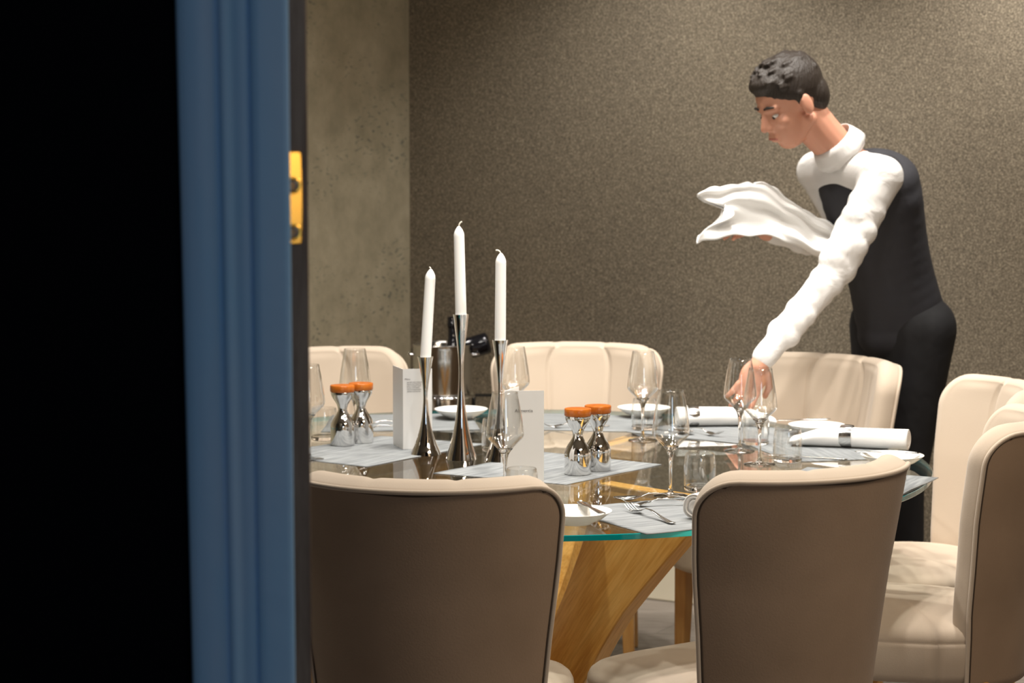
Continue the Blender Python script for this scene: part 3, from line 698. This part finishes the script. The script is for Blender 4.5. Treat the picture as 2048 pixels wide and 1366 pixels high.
# ------------------------------------------------------------------ rolled napkins with rings
def napkin(a, b, z, label, ring_at=0.47, rl=0.030):
    a = Vector((*a, 0)); b = Vector((*b, 0)); d = b-a; Ln = d.length
    bm = bmesh.new(); NR = 40; NX = 40; rows = []
    for i in range(NX+1):
        s = i/NX; pin = exp(-((s-ring_at)/0.12)**2)
        w_ = interp(s, [(0, 0.042), (ring_at, 0.027), (1, 0.031)]); h_ = interp(s, [(0, 0.011), (0.2, 0.021), (ring_at, 0.025), (1, 0.0255)])
        row = []
        for k in range(NR):
            th_ = 2*pi*k/NR; spir = 1+0.06*sin(3*th_+s*2)*(1-pin)
            row.append(bm.verts.new((s*Ln, w_*cos(th_)*spir, h_+h_*sin(th_)*(1 if sin(th_) > 0 else 0.98)*spir if sin(th_) > 0 else h_+h_*sin(th_)*0.98)))
        rows.append(row)
    for p, q in zip(rows, rows[1:]):
        for k in range(NR): bm.faces.new((p[k], p[(k+1) % NR], q[(k+1) % NR], q[k]))
    bm.faces.new(rows[0][::-1])
    # rolled open end: nested spiral lips
    last = rows[-1]
    cz = 0.0255
    prev = last
    for s_, dx in ((0.93, 0.001), (0.86, -0.002), (0.80, 0.002), (0.72, 0.001), (0.64, -0.003), (0.55, 0.001), (0.4, 0.0), (0.2, -0.002)):
        cur = [bm.verts.new((Ln+dx, v_.co.y*s_, cz+(v_.co.z-cz)*s_)) for v_ in last]
        for k in range(NR): bm.faces.new((prev[k], prev[(k+1) % NR], cur[(k+1) % NR], cur[k]))
        prev = cur
    bm.faces.new(prev)
    o = mesh_obj('rolled_napkin', bm, LINEN); o.location = (a.x, a.y, z); o.rotation_euler = (0, 0, atan2(d.y, d.x))
    return tag(o, label, 'napkin', 'rolled white napkins')
def ring(a, b, z, at, label, rl=0.030):
    a = Vector((*a, 0)); b = Vector((*b, 0)); d = b-a; p = a+d*at
    bm = bmesh.new(); NR = 48; R0 = []
    for x, s_ in ((-rl/2, 1.0), (-rl/2, 1.06), (-rl/4, 1.09), (0, 1.10), (rl/4, 1.09), (rl/2, 1.06), (rl/2, 1.0)):
        R0.append([bm.verts.new((x, 0.0285*1.0*s_*cos(2*pi*k/NR), 0.0252+0.0258*s_*sin(2*pi*k/NR))) for k in range(NR)])
    for p1, q in zip(R0, R0[1:]+[R0[0]]):
        for k in range(NR): bm.faces.new((p1[k], p1[(k+1) % NR], q[(k+1) % NR], q[k]))
    o = autosmooth(mesh_obj('napkin_ring', bm, STEEL), 60); o.location = (p.x, p.y, z+0.0030); o.rotation_euler = (0, 0, atan2(d.y, d.x))
    return tag(o, label, 'napkin ring', 'steel napkin rings')
NZ = MT+0.0006
napkin((0.705, 5.22), (0.975, 5.12), NZ, 'rolled white napkin in a steel ring, on the far right placemat'); ring((0.705, 5.22), (0.975, 5.12), NZ, 0.47, 'steel ring round the napkin on the far right placemat')
napkin((0.70, 5.59), (0.44, 5.56), NZ, "white napkin being laid down under the waiter's hand"); ring((0.70, 5.59), (0.44, 5.56), NZ, 0.84, 'steel ring seen through the near wine glass')
napkin((0.49, 4.33), (0.368, 4.155), NZ, 'rolled white napkin half hidden by the right foreground chair', 0.35)
ring((0.49, 4.33), (0.368, 4.155), NZ, 0.35, 'steel ring on the napkin half hidden by the right foreground chair')

# ------------------------------------------------------------------ wine bucket on its stand, in the corner
BX, BY = -0.215, 6.52
st = thing('bucket_stand', (BX, BY, 0), 0, 'dark metal stand holding the wine bucket in the room corner', 'stand')
bm = bmesh.new(); ringp = [(0.099*cos(2*pi*k/48), 0.099*sin(2*pi*k/48), 0.722) for k in range(48)]; tube(bm, ringp, 0.004, 8, closed=True); mesh_obj('ring', bm, CHROME, st)
BLK = mat('blackened_steel', (0.03, 0.028, 0.025, 1), 0.4, 0.6)
for k in range(3):
    a = k*2*pi/3+0.4; bm = bmesh.new(); tube(bm, catmull([(0.103*cos(a), 0.103*sin(a), 0.722), (0.10*cos(a), 0.10*sin(a), 0.4), (0.17*cos(a), 0.17*sin(a), 0.006)], 6), 0.006, 8); mesh_obj('leg', bm, BLK, st)
bm = bmesh.new(); box(bm, 0.10, 0.22, -0.004, 0.004, 0.717, 0.726); mesh_obj('side_bar', bm, BLK, st, False)
bk = thing('wine_bucket', (BX, BY, 0.66), 0, 'polished steel wine bucket in the corner behind the candles', 'bucket')
bm = bmesh.new()
P = catmull([(0.060, 0, 0.0), (0.072, 0, 0.012), (0.083, 0, 0.05), (0.091, 0, 0.11), (0.094, 0, 0.17), (0.093, 0, 0.215), (0.096, 0, 0.222)], 5)
lathe(bm, [(0, 0)]+[(p.x, p.z) for p in P]+[(0.0945, 0.2235), (0.0905, 0.2150), (0.088, 0.11), (0.070, 0.02), (0, 0.012)], 64); autosmooth(mesh_obj('bucket_body', bm, STEEL, bk), 60)
for s in (-1, 1):
    bm = bmesh.new(); tube(bm, catmull([(s*0.090, -0.014, 0.19), (s*0.108, -0.012, 0.192), (s*0.112, 0, 0.192), (s*0.108, 0.012, 0.192), (s*0.090, 0.014, 0.19)], 5), 0.004, 8); mesh_obj('handle', bm, CHROME, bk)
def bottle(name, base, top, label, scale=1.0):
    base = Vector(base); top = Vector(top); d = (top-base).normalized(); q = Vector((0, 0, 1)).rotation_difference(d)
    bm = bmesh.new(); P = [(0, 0.012), (0.02, 0.006), (0.036, 0.0), (0.041, 0.004), (0.0425, 0.012), (0.0425, 0.135), (0.0405, 0.155), (0.033, 0.180), (0.022, 0.205), (0.0165, 0.225), (0.0148, 0.245), (0.0148, 0.262), (0.0165, 0.264), (0.0168, 0.276), (0.0150, 0.280), (0.0148, 0.298), (0, 0.300)]
    lathe(bm, P, 48); o = autosmooth(mesh_obj(name, bm, BLACKG), 50); o.location = base; o.rotation_mode = 'QUATERNION'; o.rotation_quaternion = q; o.scale = (scale,)*3
    return tag(o, label, 'bottle', 'dark bottles in the wine bucket')
bottle('wine_bottle', (-0.175, 6.515, 0.690), (-0.190, 6.555, 0.98), 'black wine bottle, neck up, behind the tallest candle holder', 0.93)
bottle('wine_bottle', (-0.072, 6.54, 0.885), (-0.225, 6.545, 0.84), 'black bottle lying across the bucket rim with its base to the right', 0.8)

# ------------------------------------------------------------------ waiter
def capsule(bm, a, b, ra, rb, n=16, flat=None):
    a = Vector(a); b = Vector(b); d = b-a; Lc = d.length; q = Vector((0, 0, 1)).rotation_difference(d.normalized()) if Lc > 1e-6 else Quaternion()
    prof = []
    for k in range(7):
        t = -pi/2+k*pi/2/6; prof.append((ra*cos(t), ra*sin(t)))
    for k in range(7):
        t = k*pi/2/6; prof.append((rb*cos(t), Lc+rb*sin(t)))
    prof[0] = (0, -ra); prof[-1] = (0, Lc+rb)
    M = Matrix.Translation(a) @ q.to_matrix().to_4x4()
    lathe(bm, prof, n, M=M)
def ellips(bm, c, r, R=None, n=24):
    prof = [(cos(-pi/2+pi*k/14), sin(-pi/2+pi*k/14)) for k in range(15)]; prof[0] = (0, -1); prof[-1] = (0, 1)
    M = Matrix.Translation(Vector(c)) @ (R.to_4x4() if R is not None else Matrix.Identity(4)) @ Matrix.Diagonal((*r, 1)); lathe(bm, prof, n, M=M)
def chain(bm, pts):
    for (p, r), (q, s) in zip(pts, pts[1:]): capsule(bm, p, q, r, s)
def remesh_obj(name, bm, m, parent, voxel, smooth=6, fac=0.6):
    me = bpy.data.meshes.new(name+'_src'); bmesh.ops.recalc_face_normals(bm, faces=bm.faces); bm.to_mesh(me); bm.free()
    tmp = bpy.data.objects.new(name+'_src', me); COL.objects.link(tmp)
    r = tmp.modifiers.new('r', 'REMESH'); r.mode = 'VOXEL'; r.voxel_size = voxel; r.use_smooth_shade = True
    s = tmp.modifiers.new('s', 'SMOOTH'); s.iterations = smooth; s.factor = fac
    dg = bpy.context.evaluated_depsgraph_get(); dg.update()
    nm = bpy.data.meshes.new_from_object(tmp.evaluated_get(dg)); nm.name = name
    bpy.data.objects.remove(tmp); nm.materials.clear(); nm.materials.append(m)
    for p in nm.polygons: p.use_smooth = True
    o = bpy.data.objects.new(name, nm); COL.objects.link(o)
    if parent is not None:
        o.parent = parent; o.matrix_parent_inverse = Matrix.Translation(-Vector(parent.location))
    return o
W0 = Vector((1.16, 6.08, 0))
person = thing('person', W0, 0, 'person in white shirt and dark waistcoat leaning over the table to lay a napkin', 'person')
hipC = Vector((1.125, 6.03, 0.98)); chest = Vector((1.025, 5.95, 1.32)); neckB = Vector((0.93, 5.895, 1.475)); headC = Vector((0.765, 5.83, 1.615))
fw = Vector((-0.85, -0.52, 0)).normalized(); lf = Vector((0.52, -0.85, 0)).normalized()      # facing, and the waiter's left (towards camera)
shL = neckB+lf*0.150+Vector((0.005, 0, -0.062)); shR = neckB-lf*0.165+Vector((0.03, 0, -0.05))
elL = Vector((0.875, 5.70, 1.155)); wrL = Vector((0.675, 5.63, 0.925))
elR = Vector((1.00, 6.04, 1.195)); wrR = Vector((0.735, 5.915, 1.255))
hipL = hipC+lf*0.085; hipR = hipC-lf*0.085
knL = Vector((1.120, 5.975, 0.52)); anL = Vector((1.140, 6.02, 0.09)); knR = Vector((1.09, 6.13, 0.52)); anR = Vector((1.15, 6.23, 0.09))
def leg_chain(bm, h, k, a, e=0.0):
    chain(bm, [(h, 0.086+e), (h.lerp(k, 0.5), 0.070+e), (k, 0.054+e), (k.lerp(a, 0.35), 0.052+e), (a, 0.036+e)])
def hand(bm, wr, dirv, palmn, thumb_side, curl=0.5, s=1.0):
    """wrist, pointing direction, palm normal (side the fingers curl to)"""
    d = dirv.normalized(); pn = (palmn-d*palmn.dot(d)).normalized(); sd = d.cross(pn).normalized()*thumb_side
    R = Matrix((sd, pn, d)).transposed()
    capsule(bm, wr-d*0.01, wr+d*0.02, 0.026*s, 0.027*s)
    ellips(bm, wr+d*0.052*s, (0.040*s, 0.0155*s, 0.050*s), R)
    for k, (off, ln, ang) in enumerate([(0.030, 0.072, 0.10), (0.010, 0.080, 0.03), (-0.010, 0.074, -0.04), (-0.029, 0.058, -0.13)]):
        p = wr+d*(0.088*s)+sd*off*s; dd_ = (d+sd*ang).normalized(); L1 = ln*s; c0 = curl*(0.6+0.15*k)
        r = 0.0088*s
        for j, fr in enumerate((0.45, 0.3, 0.25)):
            dd2 = (dd_*cos(c0*(j+1)*0.6)+pn*sin(c0*(j+1)*0.6)).normalized(); q = p+dd2*L1*fr
            capsule(bm, p, q, r, r*0.92, 12); p = q; r *= 0.92
    p = wr+d*0.030*s+sd*0.030*s; q = p+(d*0.65+sd*0.62+pn*0.35).normalized()*0.040*s; r_ = q+(d*0.85+sd*0.15+pn*0.5).normalized()*0.030*s
    capsule(bm, p, q, 0.0125*s, 0.0105*s, 12); capsule(bm, q, r_, 0.0105*s, 0.0085*s, 12)
# head frame
hd = (Vector((-0.80, -0.36, -0.50))).normalized(); hs = Vector((0, 0, 1)).cross(hd).normalized(); hu = hd.cross(hs).normalized()   # gaze, (right-hand) side, up of skull
HR = Matrix((hd, hs, hu)).transposed()
def H_(x, y, z): return headC + hd*x + hs*y + hu*z
bm = bmesh.new()
ellips(bm, H_(-0.012, 0, 0.028), (0.098, 0.076, 0.092), HR, 32)         # cranium
ellips(bm, H_(0.030, 0, -0.030), (0.062, 0.060, 0.085), HR, 32)        # face
ellips(bm, H_(0.040, 0, -0.085), (0.040, 0.036, 0.030), HR)            # chin
for s in (-1, 1):
    capsule(bm, H_(-0.005, s*0.055, -0.052), H_(0.045, s*0.022, -0.090), 0.020, 0.018)
    ellips(bm, H_(0.060, s*0.036, -0.020), (0.024, 0.022, 0.022), HR)   # cheek
    capsule(bm, H_(0.079, s*0.012, 0.022), H_(0.068, s*0.046, 0.020), 0.010, 0.009)  # brow
    ellips(bm, H_(-0.005, s*0.079, -0.008), (0.019, 0.008, 0.031), HR)  # ear
    ellips(bm, H_(0.092, s*0.011, -0.030), (0.010, 0.009, 0.008), HR)   # nostril
capsule(bm, H_(0.082, 0, 0.014), H_(0.104, 0, -0.024), 0.0085, 0.0110)   # nose
capsule(bm, H_(0.086, -0.017, -0.058), H_(0.086, 0.017, -0.058), 0.0085, 0.0085); capsule(bm, H_(0.084, -0.013, -0.068), H_(0.084, 0.013, -0.068), 0.008, 0.008)
chain(bm, [(neckB+Vector((0.02, 0.005, -0.03)), 0.052), (neckB.lerp(headC, 0.45), 0.056), (H_(-0.03, 0, -0.045), 0.058)])
# torso and limbs below the clothes
for c_, r_ in ((hipC, (0.145, 0.105, 0.11)), (hipC.lerp(chest, 0.45), (0.13, 0.095, 0.14)), (chest, (0.155, 0.105, 0.15))):
    ax = (neckB-hipC).normalized(); sx = lf; fy = ax.cross(sx).normalized(); ellips(bm, c_, r_, Matrix((sx, fy, ax)).transposed())
for s_ in (shL, shR): capsule(bm, neckB-Vector((-0.02, 0, 0.04)), s_, 0.06, 0.055)
chain(bm, [(shL, 0.052), (shL.lerp(elL, 0.5), 0.045), (elL, 0.038), (elL.lerp(wrL, 0.35), 0.038), (wrL, 0.026)])
chain(bm, [(shR, 0.052), (shR.lerp(elR, 0.5), 0.045), (elR, 0.038), (elR.lerp(wrR, 0.35), 0.038), (wrR, 0.026)])
leg_chain(bm, hipL, knL, anL, -0.008); leg_chain(bm, hipR, knR, anR, -0.008)
for an in (anL, anR): chain(bm, [(an, 0.036), (an+fw*0.06+Vector((0, 0, -0.045)), 0.034), (an+fw*0.16+Vector((0, 0, -0.055)), 0.024)])
hand(bm, wrL, Vector((-0.36, -0.10, -0.70)), Vector((-0.3, 0.7, -0.4)), 1, 0.55)
hand(bm, wrR, Vector((-0.85, -0.30, 0.12)), Vector((0, 0.1, -1)), -1, 0.5)
body = remesh_obj('body', bm, SKIN, person, 0.0042, 4, 0.5)
# eyes, lips
for s in (-1, 1):
    bm = bmesh.new(); ellips(bm, H_(0.0700, s*0.031, 0.000), (0.0115, 0.0120, 0.0070), HR); e_ = mesh_obj('eye', bm, EYEW, person); e_.matrix_parent_inverse = Matrix.Translation(-W0)
    bm = bmesh.new(); ellips(bm, H_(0.0795, s*0.031, -0.002), (0.0035, 0.0055, 0.0050), HR); i_ = mesh_obj('iris', bm, IRIS, e_)
bm = bmesh.new(); capsule(bm, H_(0.0915, -0.017, -0.0615), H_(0.0915, 0.017, -0.0615), 0.0042, 0.0042); q = mesh_obj('lips', bm, LIPM, person); q.matrix_parent_inverse = Matrix.Translation(-W0)
for s in (-1, 1):
    bm = bmesh.new(); tube(bm, [H_(0.086, s*0.014, 0.027), H_(0.085, s*0.03, 0.031), H_(0.073, s*0.047, 0.026)], [0.003, 0.0042, 0.002], 8); q = mesh_obj('eyebrow', bm, HAIR, person); q.matrix_parent_inverse = Matrix.Translation(-W0)
# hair
bm = bmesh.new(); ellips(bm, H_(-0.022, 0, 0.046), (0.102, 0.083, 0.090), HR, 32); ellips(bm, H_(-0.062, 0, -0.002), (0.058, 0.074, 0.070), HR, 32)
ellips(bm, H_(0.035, 0, 0.085), (0.052, 0.058, 0.032), HR)
for s in (-1, 1): capsule(bm, H_(0.000, s*0.071, 0.03), H_(0.006, s*0.071, 0.002), 0.014, 0.008)
random.seed(3)
for k in range(60):
    a = random.uniform(-pi, pi); b = random.uniform(0.15, 1.35); x = -0.022+0.100*cos(b)*cos(a); y = 0.082*cos(b)*sin(a); z = 0.046+0.088*sin(b)
    if x > 0.03 and z < 0.085: continue
    capsule(bm, H_(x, y, z), H_(x+0.022, y*1.02, z+0.004), 0.0065, 0.0045, 8)
remesh_obj('hair', bm, HAIR, person, 0.0045, 2)
# shirt
bm = bmesh.new(); ax = (neckB-hipC).normalized(); fy = ax.cross(lf).normalized(); TRm = Matrix((lf, fy, ax)).transposed()
ellips(bm, chest+Vector((0, 0, 0.01)), (0.150, 0.100, 0.140), TRm, 32); ellips(bm, hipC.lerp(chest, 0.4), (0.13, 0.095, 0.17), TRm, 32)
for s_ in (shL, shR): capsule(bm, neckB-Vector((-0.02, 0, 0.045)), s_, 0.062, 0.060)
def sleeve(sh, el, wr):
    chain(bm, [(sh, 0.058), (sh.lerp(el, 0.5), 0.050), (el, 0.044), (el.lerp(wr, 0.4), 0.042), (el.lerp(wr, 0.86), 0.033)])
    capsule(bm, el.lerp(wr, 0.88), el.lerp(wr, 0.97), 0.0345, 0.0345)
    for k in range(7):
        c_ = sh.lerp(el, 0.2+0.12*k); dv = Vector((random.uniform(-1, 1), random.uniform(-1, 1), random.uniform(-1, 1))).normalized()*0.02
        capsule(bm, c_-dv*0.6, c_+dv*0.8, 0.048, 0.046, 12)
    for k in range(6):
        c_ = el.lerp(wr, 0.1+0.12*k); dv = Vector((random.uniform(-1, 1), random.uniform(-1, 1), random.uniform(-1, 1))).normalized()*0.016
        capsule(bm, c_-dv*0.6, c_+dv*0.8, 0.040, 0.037, 12)
sleeve(shL, elL, wrL); sleeve(shR, elR, wrR)
shirt = remesh_obj('shirt', bm, SHIRT, person, 0.006, 5)
bm = bmesh.new(); nk = (headC-neckB).normalized()
for k in range(2): pass
Mc = Matrix.Translation(neckB.lerp(headC, 0.08)) @ Vector((0, 0, 1)).rotation_difference((neckB.lerp(headC, 0.5)-neckB+Vector((0, 0, 0.02))).normalized()).to_matrix().to_4x4()
lathe(bm, [(0.070, -0.02), (0.066, 0.01), (0.0615, 0.034), (0.0600, 0.040), (0.0625, 0.042), (0.070, 0.026), (0.077, 0.006), (0.080, -0.008), (0.076, -0.010), (0.070, -0.02)], 40, M=Mc)
q = mesh_obj('collar', bm, SHIRT, shirt); q.matrix_parent_inverse = Matrix.Identity(4); q.parent = person; q.matrix_parent_inverse = Matrix.Translation(-W0)
# waistcoat
bm = bmesh.new(); up_ = (neckB-chest).normalized()
ellips(bm, hipC+Vector((0, 0, -0.01)), (0.156, 0.120, 0.10), TRm, 32)
for k in range(13):
    t_ = k/12; c_ = hipC.lerp(chest, 0.02+1.18*t_); rx = 0.156-0.018*sin(pi*min(1, t_*1.15))+0.014*t_; ry = 0.116-0.010*sin(pi*min(1, t_*1.1))+0.006*t_
    ellips(bm, c_, (rx, ry, 0.10), TRm, 32)
for s_ in (-1, 1):
    capsule(bm, chest+lf*s_*0.085+ax*0.03, neckB+lf*s_*0.088+Vector((0.035, 0.012, -0.052)), 0.088, 0.066)
remesh_obj('waistcoat', bm, VEST, person, 0.006, 16)
# trousers
bm = bmesh.new(); ellips(bm, hipC-Vector((0, 0, 0.03)), (0.148, 0.106, 0.14), TRm, 32); leg_chain(bm, hipL, knL, anL+Vector((0, 0, 0.0)), 0.012); leg_chain(bm, hipR, knR, anR, 0.012)
for h, k in ((hipL, knL), (hipR, knR)): capsule(bm, h, h.lerp(k, 0.5), 0.088, 0.080)
remesh_obj('trousers', bm, TROU, person, 0.007, 14)
for an in (anL, anR):
    bm = bmesh.new(); hl = Vector((an.x, an.y, 0))-fw*0.035
    capsule(bm, hl+Vector((0, 0, 0.046)), hl+fw*0.08+Vector((0, 0, 0.05)), 0.044, 0.046); capsule(bm, hl+fw*0.08+Vector((0, 0, 0.045)), hl+fw*0.215+Vector((0, 0, 0.038)), 0.044, 0.036)
    for v_ in bm.verts: v_.co.z = max(v_.co.z, 0.001)
    q = mesh_obj('shoe', bm, SHOE, person); q.matrix_parent_inverse = Matrix.Translation(-W0)
# folded service cloth lying over the far forearm
bm = bmesh.new(); U, V = 90, 56
def cloth(u, v_):
    # u along the arm, 0 beyond the fingers .. 1 at the elbow; v across, 0.5 on top of the arm
    p = Vector((0.515, 5.86, 1.285)).lerp(Vector((0.972, 5.955, 1.265)), u)
    top = interp(u, [(0, 0.075), (0.12, 0.098), (0.32, 0.122), (0.5, 0.098), (0.7, 0.040), (0.9, -0.008), (1, -0.028)]) 
    bot = interp(u, [(0, -0.058), (0.15, -0.034), (0.35, -0.022), (0.5, -0.030), (0.62, -0.058), (0.8, -0.085), (1, -0.108)])
    q_ = (v_-0.5)*2; side = 1 if q_ >= 0 else -1; s = abs(q_)
    wd = interp(u, [(0, 0.03), (0.3, 0.055), (0.6, 0.062), (1, 0.070)])
    z = top-(top-bot)*s**1.5; y = -side*wd*(s**0.6)
    fold = 0.014*sin(11*s+5*u+side)*(0.3+s)+0.008*sin(23*s-9*u)
    notch = max(0, 1-u/0.16)*0.10*exp(-((s-0.55)/0.22)**2)
    z += 0.006*sin(17*u+6*s)*(1-s)
    return p+Vector((notch, y+fold*(-side), z+0.004*sin(31*u+side)))
G = [[bm.verts.new(cloth(i/U, j/V)) for j in range(V+1)] for i in range(U+1)]
for i in range(U):
    for j in range(V): bm.faces.new((G[i][j], G[i+1][j], G[i+1][j+1], G[i][j+1]))
sc = mesh_obj('service_cloth', bm, LINEN); so = sc.modifiers.new('solid', 'SOLIDIFY'); so.thickness = 0.004
tag(sc, "white service cloth draped over the waiter's raised forearm", 'cloth')
